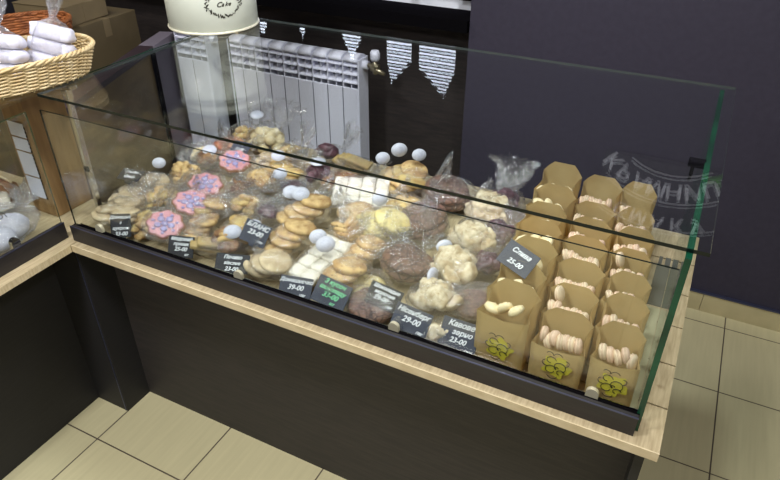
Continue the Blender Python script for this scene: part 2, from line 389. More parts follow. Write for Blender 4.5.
# ------------------------------------------------------------------ radiators
def radiator(name, label, x0, n, P, valve=True):
    rt = thing(name, label, 'radiator', (x0, 1.65, 0))
    for k in range(n):
        bm = bmesh.new(); xx = k*P
        box(bm, xx+.0015, xx+P-.0025, -.050, -.040, .28, .82, bevel=.003)       # front fin plate
        box(bm, xx+.0015, xx+P-.0025, .036, .045, .28, .94)                     # rear plate
        box(bm, xx+P/2-.0025, xx+P/2+.0025, -.038, .036, .30, .94)              # web
        for zz in (.845, .885, .925):                                          # curved air fins under the cap
            pts = [(-.048+.018*i, zz-.004+.012*math.sin(PI*i/5)) for i in range(6)]
            for (ya, za), (yb, zb) in zip(pts, pts[1:]):
                v = [bm.verts.new(p) for p in ((xx+.004, ya, za), (xx+P-.006, ya, za), (xx+P-.006, yb, zb), (xx+.004, yb, zb))]
                w = [bm.verts.new(p.co+Vector((0, 0, .004))) for p in v]
                bm.faces.new(v); bm.faces.new(w)
                for q in range(4): bm.faces.new((v[q], v[(q+1) % 4], w[(q+1) % 4], w[q]))
        ring = [(-.046*math.cos(PI*i/10), .940+.030*math.sin(PI*i/10)**.8) for i in range(11)]
        va = [bm.verts.new((xx+.005, y, z)) for y, z in ring]; vb = [bm.verts.new((xx+P-.007, y, z)) for y, z in ring]
        for i in range(10): bm.faces.new((va[i], va[i+1], vb[i+1], vb[i])).smooth = True
        bm.faces.new(va); bm.faces.new(vb); bm.faces.new((va[0], vb[0], vb[10], va[10]))
        box(bm, xx-.001, xx+.004, -.046, .042, .28, .955)
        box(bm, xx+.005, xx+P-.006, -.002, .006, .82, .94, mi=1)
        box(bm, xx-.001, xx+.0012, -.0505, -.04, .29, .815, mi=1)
        mesh_obj('section', bm, [M['rad'], M['radgap']], rt)
    bm = bmesh.new(); box(bm, n*P-.003, n*P+.004, -.048, .045, .28, .955, bevel=.002); mesh_obj('end_plate', bm, M['rad'], rt)
    for zz in (.925, .32):
        bm = bmesh.new(); tube(bm, [(-.01, 0, zz), (n*P+.03, 0, zz)], .02, 12); mesh_obj('collector_pipe', bm, M['rad'], rt)
    if valve:
        bm = bmesh.new(); tube(bm, [(n*P+.03, 0, .925), (n*P+.085, 0, .925)], .012, 10)
        tube(bm, [(n*P+.065, 0, .89), (n*P+.065, 0, .955)], .012, 10)
        tube(bm, [(n*P+.045, .0, .915), (n*P+.115, .0, .895)], [.014, .008], 10)
        v = mesh_obj('valve', bm, M['brass'], rt)
        bm = bmesh.new(); lathe(bm, [(0, 0), (.016, 0), (.023, .012), (.023, .035), (.018, .048), (0, .05)], 16, cent=(n*P+.065, 0, .95))
        mesh_obj('valve_cap', bm, M['rad'], v)
    for xx in (.05, n*P-.05):
        bm = bmesh.new(); box(bm, xx-.015, xx+.015, -.02, .02, 0, .29); mesh_obj('foot', bm, M['rad'], rt)
    return rt
radiator('radiator', 'wide white sectional radiator with a valve behind the cookie case', -.54, 9, .083)
radiator('radiator', 'narrow white radiator end left of the dark pipe gap', -.885, 2, .102, False)
bm = bmesh.new(); tube(bm, [(-.62, 1.78, 0), (-.62, 1.78, 1.1)], .010, 12)
meta(mesh_obj('heating_pipe', bm, M['wick']), 'thin vertical heating pipe between the two radiators', 'pipe')

# low partition left of the radiators
def obox(bm, a, b, t0, t1, z0, z1, mi=0):
    a = Vector(a); b = Vector(b); d = (b-a).normalized(); n = Vector((d.y, -d.x))  # n points to +x side
    P4 = [a+n*t0, b+n*t0, b+n*t1, a+n*t1]
    lo = [bm.verts.new((p.x, p.y, z0)) for p in P4]; hi = [bm.verts.new((p.x, p.y, z1)) for p in P4]
    for i in range(4): bm.faces.new((lo[i], lo[(i+1) % 4], hi[(i+1) % 4], hi[i])).material_index = mi
    bm.faces.new(lo).material_index = mi; bm.faces.new(hi).material_index = mi
pt = thing('low_partition', 'brown board partition with a mauve end beside the radiators', 'partition', (0, 0, 0))
A = (-.56, .62); B = (-.865, 1.42); C = (-.95, 1.66)
bm = bmesh.new(); obox(bm, A, B, -.05, 0, .0, .90); mesh_obj('board', bm, M['board'], pt)
bm = bmesh.new(); obox(bm, A, B, -.07, .006, .90, .925); mesh_obj('cap', bm, M['mauved'], pt)
bm = bmesh.new(); obox(bm, (-.867, 1.425), C, -.07, .004, 0, .885); mesh_obj('end_post', bm, M['mauve'], pt)
bm = bmesh.new(); obox(bm, (-.867, 1.425), C, -.07, .010, .885, .925); mesh_obj('end_cap', bm, M['mauvel'], pt)
bm = bmesh.new(); obox(bm, (-.845, 1.385), (-.858, 1.418), -.0, .010, 0, .90); mesh_obj('dark_joint', bm, M['sill'], pt)
def carton(label, x0, x1, y0, y1, z0, z1, m, rz=0):
    t = thing('cardboard_box', label, 'box', ((x0+x1)/2, (y0+y1)/2, z0), (0, 0, rz))
    w, d, h = (x1-x0)/2, (y1-y0)/2, z1-z0
    bm = bmesh.new(); box(bm, -w, w, -d, d, 0, h, bevel=.003); mesh_obj('body', bm, m, t)
    bm = bmesh.new(); box(bm, -w-.001, w+.001, -.022, .022, h, h+.0012); box(bm, w, w+.0012, -.022, .022, h-.08, h); mesh_obj('packing_tape', bm, M['carton2'], t)
    bm = bmesh.new(); box(bm, -w, w, -d-.003, -d*.05, h, h+.003); mesh_obj('flap', bm, m, t)
carton('large brown cardboard box standing on the floor behind the partition', -1.32, -.86, .55, 1.02, 0, .985, M['carton'])
carton('brown cardboard box farther back, beside the dark wall', -1.52, -1.02, 1.08, 1.50, 0, 1.06, M['carton'], .1)
carton('small pale cardboard box on top of the boxes', -1.36, -1.05, 1.10, 1.36, 1.064, 1.15, M['carton2'], .1)

# ------------------------------------------------------------------ main counter with glass case
dc = thing('display_counter', 'dark fronted bakery counter with an oak deck and glass case full of cookies', 'display counter', (0, 0, 0))
bm = bmesh.new()
ys = [.124, .2605, .4115, .5645, .7155, .880, 1.052]
for a, b in zip(ys, ys[1:]):
    box(bm, .016, 1.744, a+(.0025 if a > .13 else 0), b-.0025, .748, .770)
mesh_obj('deck', bm, M['deck'], dc)
boxo('deck_underlay', (.03, 1.741, .15, 1.04, .742, .7485), M['gap'], dc)
boxo('deck_front_strip', (.016, 1.744, .1225, .1255, .747, .771), M['deckx'], dc)
bm = bmesh.new(); box(bm, 0.0, 1.705, .2576, .275, .0, .7475); mesh_obj('front_panel', bm, M['panel'], dc)
boxo('plinth', (0.01, 1.69, .29, .31, 0, .07), M['gap'], dc)
boxo('end_panel', (1.702, 1.722, .15, 1.03, 0, .7475), M['panelL'], dc)
boxo('back_panel', (0.0, 1.70, 1.01, 1.03, 0, .742), M['panelL'], dc)
boxo('corner_post', (-.153, .002, .146, .262, 0, .7475), M['panelL'], dc)
boxo('seam_strip', (-.0095, -.006, .1445, .15, 0, .745), M['rail'], dc)
bm = bmesh.new(); box(bm, .002, 1.687, .147, .163, .7705, .822); mesh_obj('fascia', bm, M['fascia'], dc)
boxo('fascia_rail', (.002, 1.688, .147, .150, .822, .8245), M['rail'], dc)
bm = bmesh.new(); box(bm, .002, 1.688, .158, .182, .80, .812); box(bm, .002, 1.688, .1615, .165, .812, .822)
mesh_obj('glass_channel', bm, M['sill'], dc)
boxo('channel_lip', (.004, 1.684, .1835, .1855, .800, .8135), M['chrome'], dc)
def pane(name, x0, x1, y0, y1, z0, z1, mat, parent, thin, edge='gedge', far='glite'):
    bm = bmesh.new(); fs = box(bm, x0, x1, y0, y1, z0, z1)
    bm.faces.ensure_lookup_table(); bm.normal_update()
    for f in bm.faces:
        n = f.normal; ax = max(range(3), key=lambda i: abs(n[i])); f.material_index = 0 if ax == thin else 1
        if ax != thin and thin == 2 and f.calc_center_median()[ax] > (x0+x1)/2*(ax == 0)+(y0+y1)/2*(ax == 1): f.material_index = 2
        if ax == 0 and thin == 2: f.material_index = 2
    return mesh_obj(name, bm, [mat, M[edge], M[far]], parent)
pane('front_glass', -.029, 1.680, .1865, .1915, .801, 1.180, M['glass'], dc, 1, 'gdark')
pane('side_glass', 1.682, 1.694, .165, 1.12, .7705, 1.2215, M['glass'], dc, 0)
pane('end_glass', -.054, -.048, .315, 1.05, .7705, 1.2215, M['glass'], dc, 0)
pane('top_glass', -.018, 1.721, .187, 1.134, 1.222, 1.230, M['sheet'], dc, 2, 'gdark')
bm = bmesh.new(); box(bm, -.058, -.044, .295, .313, .7705, 1.216, bevel=.002); p_ = mesh_obj('corner_upright', bm, M['chrome'], dc)
bm = bmesh.new(); box(bm, -.0585, -.0435, .2945, .3005, .93, .95); mesh_obj('screw_plate', bm, M['sill'], p_)
for (x0, y0, mm) in ((-.03, .30, 'chrome'), (1.668, .60, 'sill')):
    bm = bmesh.new(); box(bm, x0-.02, x0+.02, y0-.012, y0+.012, 1.205, 1.2215, bevel=.003); box(bm, x0-.012, x0-.004, y0-.01, y0+.01, 1.17, 1.206, bevel=.002)
    mesh_obj('glass_bracket', bm, M[mm], dc)
for x0 in (.093, .622, 1.100, 1.585):
    bm = bmesh.new()
    pr = [(-.014, .800), (-.014, .822)]+[(-.014*math.cos(PI*i/8), .822+.014*math.sin(PI*i/8)) for i in range(1, 8)]+[(.014, .822), (.014, .800)]
    f0 = [bm.verts.new((x0+a, .176, z)) for a, z in pr]; f1 = [bm.verts.new((x0+a, .1858, z)) for a, z in pr]
    bm.faces.new(f0); bm.faces.new(f1)
    for i in range(len(pr)): bm.faces.new((f0[i], f0[(i+1) % len(pr)], f1[(i+1) % len(pr)], f1[i]))
    mesh_obj('glass_clip', bm, M['clip'], dc)
bm = bmesh.new(); tube(bm, [(1.69, .34, .84), (1.700, .34, .84)], .006, 12); mesh_obj('glass_stud', bm, M['chrome'], dc)

# flat cards lying beside the paper bags
bm = bmesh.new(); box(bm, 1.642, 1.681, .20, .62, .7708, .7716); cpl = meta(mesh_obj('pale_card', bm, M['trayl']), 'narrow pale olive card lying on the deck along the side glass', 'card')
bm = bmesh.new(); box(bm, 1.644, 1.681, .63, .84, .7708, .7718); box(bm, 1.646, 1.656, .842, .885, .7708, .7718); box(bm, 1.664, 1.679, .842, .885, .7708, .7718)
meta(mesh_obj('dark_card', bm, M['trayd']), 'dark grey card with two tabs lying by the side glass', 'card')

# ------------------------------------------------------------------ left counter
lc = thing('side_counter', 'black counter running towards the viewer at the left of the case', 'display counter', (0, 0, 0))
bm = bmesh.new(); box(bm, -.95, .014, -1.3, .36, .748, .770); mesh_obj('deck', bm, M['deck'], lc)
boxo('front_panel', (-.17, -.152, -1.3, .147, .0, .7478), M['panelL'], lc)
bm = bmesh.new(); box(bm, -.042, -.027, -1.3, .152, .7705, .824, bevel=.001); mesh_obj('fascia', bm, M['fascia'], lc)
boxo('fascia_rail', (-.0285, -.0265, -1.3, .152, .8245, .827), M['rail'], lc)
boxo('deck_front_strip', (.0142, .0150, -1.3, .121, .747, .7705), M['deckx'], lc)
pane('front_glass', -.064, -.059, -1.3, .165, .7705, 1.175, M['glass'], lc, 0)
pane('top_glass', -.80, -.022, -1.3, .36, 1.222, 1.230, M['sheet'], lc, 2, 'sheet', 'sheet')
boxo('back_panel', (-.95, -.93, -1.3, .36, 0, .747), M['panelL'], lc)
bm = bmesh.new()
pr = [(-.013, .80), (-.013, .836)]+[(-.013*math.cos(PI*i/8), .836+.013*math.sin(PI*i/8)) for i in range(1, 8)]+[(.013, .836), (.013, .80)]
f0 = [bm.verts.new((-.058, -.0+a, z)) for a, z in pr]; f1 = [bm.verts.new((-.043, -.0+a, z)) for a, z in pr]
bm.faces.new(f0); bm.faces.new(f1)
for i in range(len(pr)): bm.faces.new((f0[i], f0[(i+1) % len(pr)], f1[(i+1) % len(pr)], f1[i]))
mesh_obj('glass_clip', bm, M['chrome'], lc)
wp = thing('oak_post', 'brown oak upright between the two glass cases', 'post', (-.212, .292, .7702))
bm = bmesh.new(); box(bm, -.055, .055, -.07, .07, 0, .44, bevel=.002); mesh_obj('upright', bm, M['wood'], wp)
bm = bmesh.new(); box(bm, -.062, .062, -.078, .078, .44, .451, bevel=.001); mesh_obj('top_plate', bm, M['wood'], wp)
ls = thing('label_strip', 'strip of four white price labels on the oak upright', 'label', (-.215, .2175, .835))
for k, (zz, h) in enumerate(((0, .075), (.078, .085), (.166, .045), (.214, .05))):
    bm = bmesh.new(); box(bm, -.035, .035, 0, .0015, zz, zz+h-.003); mesh_obj('label_panel', bm, M['white'], ls)
bm = bmesh.new()
for k in range(20): box(bm, .0355, .0395, -.0005, .0015, k*.0128, k*.0128+.007)
mesh_obj('toothed_edge', bm, M['sill'], ls)

# ------------------------------------------------------------------ cookies
def disc_prof(r, h):
    pr = [(0, -h/2)]
    for i in range(9):
        a = -PI/2+PI*i/8
        pr.append((r-h/2*.9+h/2*.9*math.cos(a), h/2*math.sin(a)))
    pr += [(r*.5, h*.56), (0, h*.6)]
    return pr
def cookie_mesh(kind, seed):
    bm = bmesh.new(); rnd = random.Random(seed)
    mats = []
    if kind in ('gold', 'beige', 'yspeck', 'bspeck', 'rednut', 'gold2', 'redtop'):
        pr = [(0, -.008), (.02, -.0085)]+[(.036+.007*math.cos(-PI/2+PI*i/6), .008*math.sin(-PI/2+PI*i/6)) for i in range(7)]+[(.028, .0095), (.016, .0105), (0, .011)]
        lathe(bm, pr, 32, noise_amp=.0024, seed=seed, freq=44); mats = [M[kind]]
    elif kind == 'choc':
        pr = [(0, -.012), (.04, -.0125)]+[(.056+.011*math.cos(-PI/2+PI*i/8), .0125*math.sin(-PI/2+PI*i/8)) for i in range(9)]+[(.045, .016), (.028, .019), (.012, .0205), (0, .021)]
        lathe(bm, pr, 40, noise_amp=.0022, seed=seed, freq=34); mats = [M['choc']]
    elif kind in ('pale', 'dark', 'brown'):
        pr = [(.031*math.sin(PI*i/12), -.019*math.cos(PI*i/12)) for i in range(13)]; pr[0] = (0, -.019); pr[-1] = (0, .019)
        lathe(bm, pr, 26, noise_amp=.011, seed=seed, freq=34); mats = [M[kind]]
    elif kind == 'stick':
        box(bm, -.055, .055, -.022, .022, -.007, .007, bevel=.004); mats = [M['stick']]
        for v in bm.verts: v.co.z += .004*math.sin(v.co.x*40+seed)
    elif kind == 'wafer':
        box(bm, -.035, .035, -.006, .006, -.005, .005, bevel=.0015); mats = [M['ball']]
    elif kind == 'square':
        box(bm, -.023, .023, -.023, .023, -.011, .009, mi=0, bevel=.006)
        for v in bm.verts: v.co += Vector((noise.noise(v.co*60), noise.noise(v.co*70+Vector((3, 0, 0))), noise.noise(v.co*50)))*.003
        bm.normal_update()
        for f in bm.faces: f.material_index = 0 if f.calc_center_median().z > -.005 else 1; f.smooth = True
        mats = [M['whiteglaze'], M['ball']]
    elif kind == 'ball':
        pr = [(.019*math.sin(PI*i/10), -.015*math.cos(PI*i/10)) for i in range(11)]; pr[0] = (0, -.015); pr[-1] = (0, .015)
        lathe(bm, pr, 20, noise_amp=.0015, seed=seed); mats = [M['ball']]
    elif kind == 'crumb':
        pr = [(.018*math.sin(PI*i/8), -.011*math.cos(PI*i/8)) for i in range(9)]; pr[0] = (0, -.011); pr[-1] = (0, .011)
        lathe(bm, pr, 18, noise_amp=.007, seed=seed, freq=50); mats = [M['gold2'] if seed % 2 else M['gold']]
    elif kind == 'curl':
        for q in range(3):
            pts = []
            for i in range(22):
                a = 1.7*PI*i/21+q*2.1; rr = .030-.004*q
                pts.append((rr*math.cos(a), rr*.75*math.sin(a), .010*q+.007*math.sin(a*2+q)))
            tube(bm, pts, [.003+.008*math.sin(PI*(i+.5)/22) for i in range(22)], 8)
        mats = [M['gold']]
    elif kind == 'fold':
        for q in range(3):
            pts = [(.04*math.cos(PI*i/14), .032*math.sin(PI*i/14)-.01*q, .012*q+.006*math.sin(i*.9)) for i in range(15)]
            tube(bm, pts, [.004+.008*math.sin(PI*(i+.5)/15) for i in range(15)], 8)
        mats = [M['bspeck']]
    elif kind == 'twigs':
        for q in range(9):
            a = rnd.uniform(-.5, .5); c = Vector((rnd.uniform(-.012, .012), rnd.uniform(-.02, .02), rnd.uniform(-.006, .01)))
            d = Vector((math.cos(a), math.sin(a), rnd.uniform(-.2, .2)))*.028
            tube(bm, [c-d, c+d*.1+Vector((0, 0, .003)), c+d], .0035, 6)
        mats = [M['brown']]
    bmesh.ops.recalc_face_normals(bm, faces=bm.faces)
    me = bpy.data.meshes.new(kind+'_cookie'); bm.to_mesh(me); bm.free()
    for m in mats: me.materials.append(m)
    if kind not in ('square', 'wafer'):
        for p in me.polygons: p.use_smooth = True
    return me
CM = {}
def cm(kind, i):
    k = (kind, i % 4)
    if k not in CM: CM[k] = cookie_mesh(kind, i % 4+1+len(kind))
    return CM[k]

def film_bm(L, W, H, seed, tuft=True, tlen=.07, tw=.05, lean=.6):
    """pillow of cellophane around a packet lying along x; gathered neck and flared tuft at +x"""
    bm = bmesh.new(); n = 30; rings = []; jr = random.Random(seed*17+3)
    st = []
    for i in range(13):
        t = -1+2*i/12
        s = (1-abs(t)**3.2)**.42 if abs(t) < 1 else 0
        s = max(s, .18)
        st.append((t*L, W*s, H*s, 0, .05))
    if tuft:
        st[-1] = (L*1.0, W*.30, H*.28, 0, .1)
        st.append((L*1.0+.008, .010, .008, .004, .2))
        for i in range(1, 8):
            u = i/7; st.append((L+.010+tlen*u*math.cos(lean), .010+tw*u**.8, .006+.014*u, .004+tlen*u*math.sin(lean), .45))
    for si, (x, w, h, dz, amp) in enumerate(st):
        rg = []
        for k in range(n):
            a = 2*PI*k/n
            c, s_ = math.cos(a), math.sin(a)
            q = noise.noise(Vector((x*38, c*2.6+seed*3.7, s_*2.6+seed)))+.6*noise.noise(Vector((x*90, c*6, s_*6+seed*2)))
            m = 1+amp*1.2*q+(amp*.5*math.cos(k*PI) if amp > .15 else 0)
            jt = .0075*min(1, (x-L)/tlen+.25) if (tuft and x > L+.009) else .0016
            rg.append(bm.verts.new((x+.004*q+jr.uniform(-jt, jt), w*c*m+jr.uniform(-jt, jt), h*s_*m+dz+jr.uniform(-jt, jt)*.8)))
        rings.append(rg)
    for A, B in zip(rings, rings[1:]):
        for k in range(n): bm.faces.new((A[k], A[(k+1) % n], B[(k+1) % n], B[k]))
    bm.faces.new(rings[0])
    return bm, 13 if tuft else 99

# layouts: (kind, x, y, z, rx, ry, rz)
def layout(kind, rnd, n=None):
    out = []
    if kind == 'lean3':   # overlapping discs
        for i in range(n or 4): out.append((-.032+.023*i, rnd.uniform(-.008, .008), -.010+.0115*i, rnd.uniform(-.14, .14), .26+rnd.uniform(-.08, .08), 0))
    elif kind == 'lean2x':
        for j in (-1, 1):
            for i in range(n or 3): out.append((-.030+.026*i, j*.030, -.008+.0115*i+(.004 if j > 0 else 0), rnd.uniform(-.2, .2), .26, 0))
    elif kind == 'stack':
        for i in range(n or 2): out.append((rnd.uniform(-.004, .004)-.006*i, rnd.uniform(-.004, .004), -.012+.022*i, rnd.uniform(-.06, .06), rnd.uniform(-.06, .06), rnd.uniform(0, 6)))
    elif kind == 'pile':
        for i in range(n or 10):
            a = i*2.4; r_ = .012*math.sqrt(i)
            out.append((r_*math.cos(a)*1.25, r_*math.sin(a), .016-.0028*i+rnd.uniform(-.004, .006), rnd.uniform(-.6, .6), rnd.uniform(-.6, .6), rnd.uniform(0, 6)))
    elif kind == 'grid':
        for i in range(4):
            for j in (-1, 0, 1): out.append((-.072+.047*i, j*.047, rnd.uniform(-.003, .003), rnd.uniform(-.12, .12), rnd.uniform(-.12, .12), rnd.uniform(-.1, .1)))
    elif kind == 'grid2':
        for i in range(4):
            for j in (-.5, .5): out.append((-.072+.047*i, j*.047, rnd.uniform(-.003, .003), rnd.uniform(-.12, .12), rnd.uniform(-.12, .12), rnd.uniform(-.1, .1)))
    elif kind == 'one': out.append((0, 0, 0, 0, 0, rnd.uniform(0, 6)))
    return out
SUN = Vector((1.6348, -.9084, 1.9))
def packet(label, pos, kind, lay, rz=0, tilt=(0, 0), n=None, sc=1.0, dims=(.075, .055, .032), stickers=(), tuft=True, tlen=.06, tw=.035, seed=0, lean=.6, cname='cookie', nm='cookie_packet'):
    rnd = random.Random(seed*13+5)
    t = thing(nm, label, 'cookie packet', pos, (tilt[0], tilt[1], rz))
    for i, (x, y, z, rx, ry, rzz) in enumerate(layout(lay, rnd, n)):
        kk = kind if isinstance(kind, str) else kind[i % len(kind)]
        data_obj(cname, cm(kk, i+seed), t, (x*sc, y*sc, z*sc), (rx, ry, rzz), sc)
    fb, _ = film_bm(*dims, seed+1, tuft, tlen, tw, lean)
    mesh_obj('film_wrapper', fb, M['film'], t)
    for (sx, sy_, sz, az, el, s) in stickers:
        q = bmesh.new(); lathe(q, [(0, -.0004), (.024, -.0004), (.024, .0004), (0, .0006)], 26)
        so = mesh_obj('sticker', q, M['sticker'], t); so.location = (sx, sy_, sz)
        # local orientation so that its face looks roughly along azimuth az / elevation el in the world
        d = Vector((math.cos(el)*math.cos(az), math.cos(el)*math.sin(az), math.sin(el)))
        mr = Euler((tilt[0], tilt[1], rz)).to_matrix().inverted()
        so.rotation_euler = (mr @ d).to_track_quat('Z', 'Y').to_euler(); so.scale = (s*.92, s*.76, s)
    return t
PACKETS = True
VA = R(-50)  # azimuth towards a standing customer
D = .7702
def pk(*a, **k): return packet(*a, **k)
# back / left corner
pk('flat beige cookie packet in the back left corner with an upright oval sticker', (.035, .47, D+.055), 'beige', 'lean3', rz=R(20), n=3, seed=1, stickers=[(.03, .01, .075, VA, .5, 1.0)], tlen=.05)
pk('pale round biscuits under a bulging clear film at the far left back', (.025, .73, D+.05), 'ball', 'pile', rz=R(60), n=8, seed=2, dims=(.06, .05, .045), tlen=.08, tw=.06, lean=1.1)
pk('beige flat biscuits packet at the front left corner behind the first price card', (.065, .285, D+.05), 'beige', 'lean2x', rz=R(100), n=2, seed=3, dims=(.07, .06, .035), tlen=.09, tw=.05, lean=.7)
pk('crumpled packet of small golden biscuits right of the first price card', (.190, .285, D+.045), 'crumb', 'pile', rz=R(80), n=13, seed=4, dims=(.065, .06, .035), tlen=.05)
pk('small golden biscuits packet just behind the front left pink gingerbread', (.125, .42, D+.05), 'crumb', 'pile', rz=R(40), n=13, seed=5, dims=(.07, .06, .04), tlen=.07, lean=.9)
pk('yellow curled biscuits packet between the back corner and the pink gingerbread', (.09, .565, D+.05), 'curl', 'pile', rz=R(120), n=5, seed=6, dims=(.065, .06, .04), tlen=.05)
pk('brown biscuit packet with a big white sticker near the back left', (.09, .70, D+.055), 'brown', 'pile', rz=R(150), n=4, seed=7, dims=(.065, .06, .035), stickers=[(-.01, .0, .045, VA, .9, 1.15)])
pk('packet of biscuits with a red orange topping at the back', (.07, .84, D+.05), 'redtop', 'lean3', rz=R(10), n=3, seed=8, dims=(.065, .05, .035))
pk('golden nut packet at the very back in front of the radiator gap', (.045, .955, D+.05), 'crumb', 'pile', rz=R(90), n=12, seed=9, dims=(.06, .055, .045), tlen=.08, lean=1.2)
pk('tall packet of cream ball biscuits before the radiator', (.16, .945, D+.065), 'ball', 'pile', rz=R(90), n=16, sc=1.25, seed=10, dims=(.075, .065, .055), stickers=[(.0, .03, .085, VA, 1.1, 1.15)], tlen=.10, tw=.07, lean=1.1)
# pink gingerbreads
pk('crinkled clear packet of beige biscuits under the back left card', (.04, .375, D+.05), 'beige', 'lean2x', rz=R(10), n=2, seed=50, dims=(.07, .06, .035), tlen=.06)
pk('amber biscuit packet between the golden pieces and the twigs', (.40, .50, D+.055), 'crumb', 'pile', rz=R(20), n=12, seed=51, dims=(.07, .055, .04), tlen=.07)
pk('silvery crumpled film packet behind the slate blue card', (.50, .49, D+.05), 'dark', 'pile', rz=R(60), n=3, sc=.8, seed=52, dims=(.08, .06, .04), tlen=.08, tw=.05)
pk('golden biscuit packet behind the front dark curls', (.47, .385, D+.045), 'gold2', 'lean3', rz=R(80), n=3, seed=53, dims=(.07, .05, .035), tlen=.06)
pk('pale biscuit packet between the pink gingerbreads and the nutty cookie', (.285, .79, D+.05), 'beige', 'lean3', rz=R(60), n=3, seed=54, dims=(.065, .05, .035), tlen=.06)
pk('tan biscuit packet wedged beside the front pink gingerbread', (.355, .33, D+.045), 'gold', 'lean3', rz=R(110), n=3, seed=55, dims=(.06, .045, .03), tlen=.05)
pk('yellow biscuit packet between two rows of chocolate cookies', (.865, .72, D+.05), 'gold2', 'lean3', rz=R(50), n=3, sc=1.1, seed=56, dims=(.07, .055, .035), tlen=.06)
pk('tan cookie packet left of the second chocolate cookie', (.76, .61, D+.055), 'bspeck', 'lean3', rz=R(0), n=3, seed=57, dims=(.07, .055, .035), tlen=.05)
def ginger(label, pos, rz, tilt, s=1.0, seed=0):
    t = thing('gingerbread_packet', label, 'gingerbread', pos, (tilt[0], tilt[1], rz))
    bm = bmesh.new(); lathe(bm, [(0, -.007), (.045, -.007), (.048, -.003), (.048, .003), (.044, .005), (0, .005)], 48, lobes=8, lobe_amp=.06)
    b = mesh_obj('biscuit', bm, M['ginger'], t, True); b.scale = (s*1.18, s*.95, s)
    bm = bmesh.new(); lathe(bm, [(0, .004), (.044, .004), (.044, .0085), (.039, .010), (0, .0105)], 48, lobes=8, lobe_amp=.07)
    q = mesh_obj('pink_icing', bm, M['pink'], b, True)
    bm = bmesh.new()
    for k in range(5):
        a = 2*PI*k/5+seed
        lathe(bm, [(0, 0), (.009, 0), (.0095, .0015), (.006, .003), (0, .0035)], 14, cent=(.018*math.cos(a), .018*math.sin(a), .0105))
    for k in range(7):
        a = 2*PI*k/7+seed*2
        lathe(bm, [(0, 0), (.005, 0), (.0045, .0015), (0, .002)], 10, cent=(.032*math.cos(a), .032*math.sin(a), .0103))
    lathe(bm, [(0, 0), (.009, 0), (.0085, .002), (0, .003)], 14, cent=(0, 0, .0105))
    mesh_obj('lilac_flower', bm, M['lilac'], b, True)
    fb, _ = film_bm(.070*s, .056*s, .015, seed+31, True, .04, .03, .3); mesh_obj('film_wrapper', fb, M['film'], t)
ginger('pink iced scalloped gingerbread with a lilac flower, nearest the front rail', (.288, .262, D+.075), R(25), (R(38), R(6)), 1.0, 1)
ginger('pink iced gingerbread with a lilac flower, second from the front rail', (.272, .395, D+.078), R(40), (R(32), R(10)), 1.0, 2)
ginger('pink iced gingerbread with a lilac flower, third from the front rail', (.228, .515, D+.075), R(35), (R(30), R(8)), 1.0, 3)
ginger('palest pink gingerbread at the back beside the blue card', (.205, .70, D+.075), R(10), (R(25), R(5)), 1.05, 4)
# centre-left
pk('olive beige flat biscuit packet at the front between two price cards', (.468, .288, D+.05), 'stick', 'lean3', rz=R(40), n=2, seed=11, dims=(.075, .045, .025), tlen=.05)
pk('golden pieces packet with bright film glints in the front left middle', (.33, .43, D+.055), ['gold', 'stick', 'gold'], 'lean3', rz=R(75), n=3, seed=12, dims=(.08, .055, .035), tlen=.07)
pk('packet of thin brown twig biscuits', (.335, .565, D+.055), 'twigs', 'pile', rz=R(30), n=4, seed=13, dims=(.06, .05, .03), tlen=.05)
pk('nutty oval golden cookie packet with a round sticker behind the twig biscuits', (.36, .655, D+.06), 'gold', 'lean3', rz=R(-30), n=3, seed=14, dims=(.07, .05, .035), stickers=[(.045, .045, .03, VA, .6, 1.1)], sc=1.05)
pk('dark brown curl biscuit packet with a pale wafer behind the front rail', (.50, .30, D+.05), ['curl', 'brown', 'brown'], 'pile', rz=R(10), n=5, seed=15, dims=(.06, .05, .03), stickers=[(.06, .04, .045, VA, .55, 1.15), (.015, -.005, .045, VA, .9, 1.2)], tlen=.05)
pk('golden biscuit packet with an oval sticker in front of the cream balls', (.385, .765, D+.055), ['gold', 'gold2'], 'lean2x', rz=R(70), n=2, seed=16, dims=(.065, .055, .035), stickers=[(-.02, .02, .055, VA, .9, 1.15)])
pk('pile of small cream biscuits beside the radiator end', (.30, .89, D+.05), 'crumb', 'pile', rz=R(70), n=10, seed=17, dims=(.06, .055, .035), tlen=.08, lean=1.1)
pk('crinkled silver film packet of dark sweets in the middle', (.49, .64, D+.05), 'dark', 'pile', rz=R(20), n=4, seed=18, dims=(.075, .06, .04), tlen=.06, tw=.05)
pk('packet with its sticker seen edge on near the case middle', (.50, .775, D+.05), 'dark', 'pile', rz=R(0), n=4, seed=19, dims=(.065, .05, .035), stickers=[(.01, 0, .06, VA, 1.35, 1.25)], tlen=.07, lean=1.2)
pk('red brown nutty cookie packet behind the white squares', (.60, .775, D+.05), 'rednut', 'lean3', rz=R(15), n=3, seed=20, dims=(.07, .05, .035))
pk('dark film tuft packet before the right end of the radiator', (.44, .95, D+.05), 'dark', 'pile', rz=R(60), n=3, seed=21, dims=(.06, .045, .03), tlen=.09, lean=1.0)
pk('olive flat cookie packet at the back right of the radiator', (.565, .93, D+.045), 'stick', 'lean3', rz=R(0), n=3, seed=22, dims=(.075, .05, .025), tlen=.05)
pk('golden round cookie stack with two stickers, centre of the case', (.61, .525, D+.065), 'gold', 'lean3', rz=R(50), n=4, sc=1.2, seed=23, dims=(.085, .062, .042), stickers=[(-.02, .055, .05, VA, .8, 1.2), (.0, .015, .06, VA, .9, 1.25)], tlen=.06)
pk('golden round cookie stack directly behind the slate blue card', (.645, .385, D+.06), 'gold', 'lean3', rz=R(60), n=4, sc=1.15, seed=24, dims=(.08, .06, .04), tuft=False)
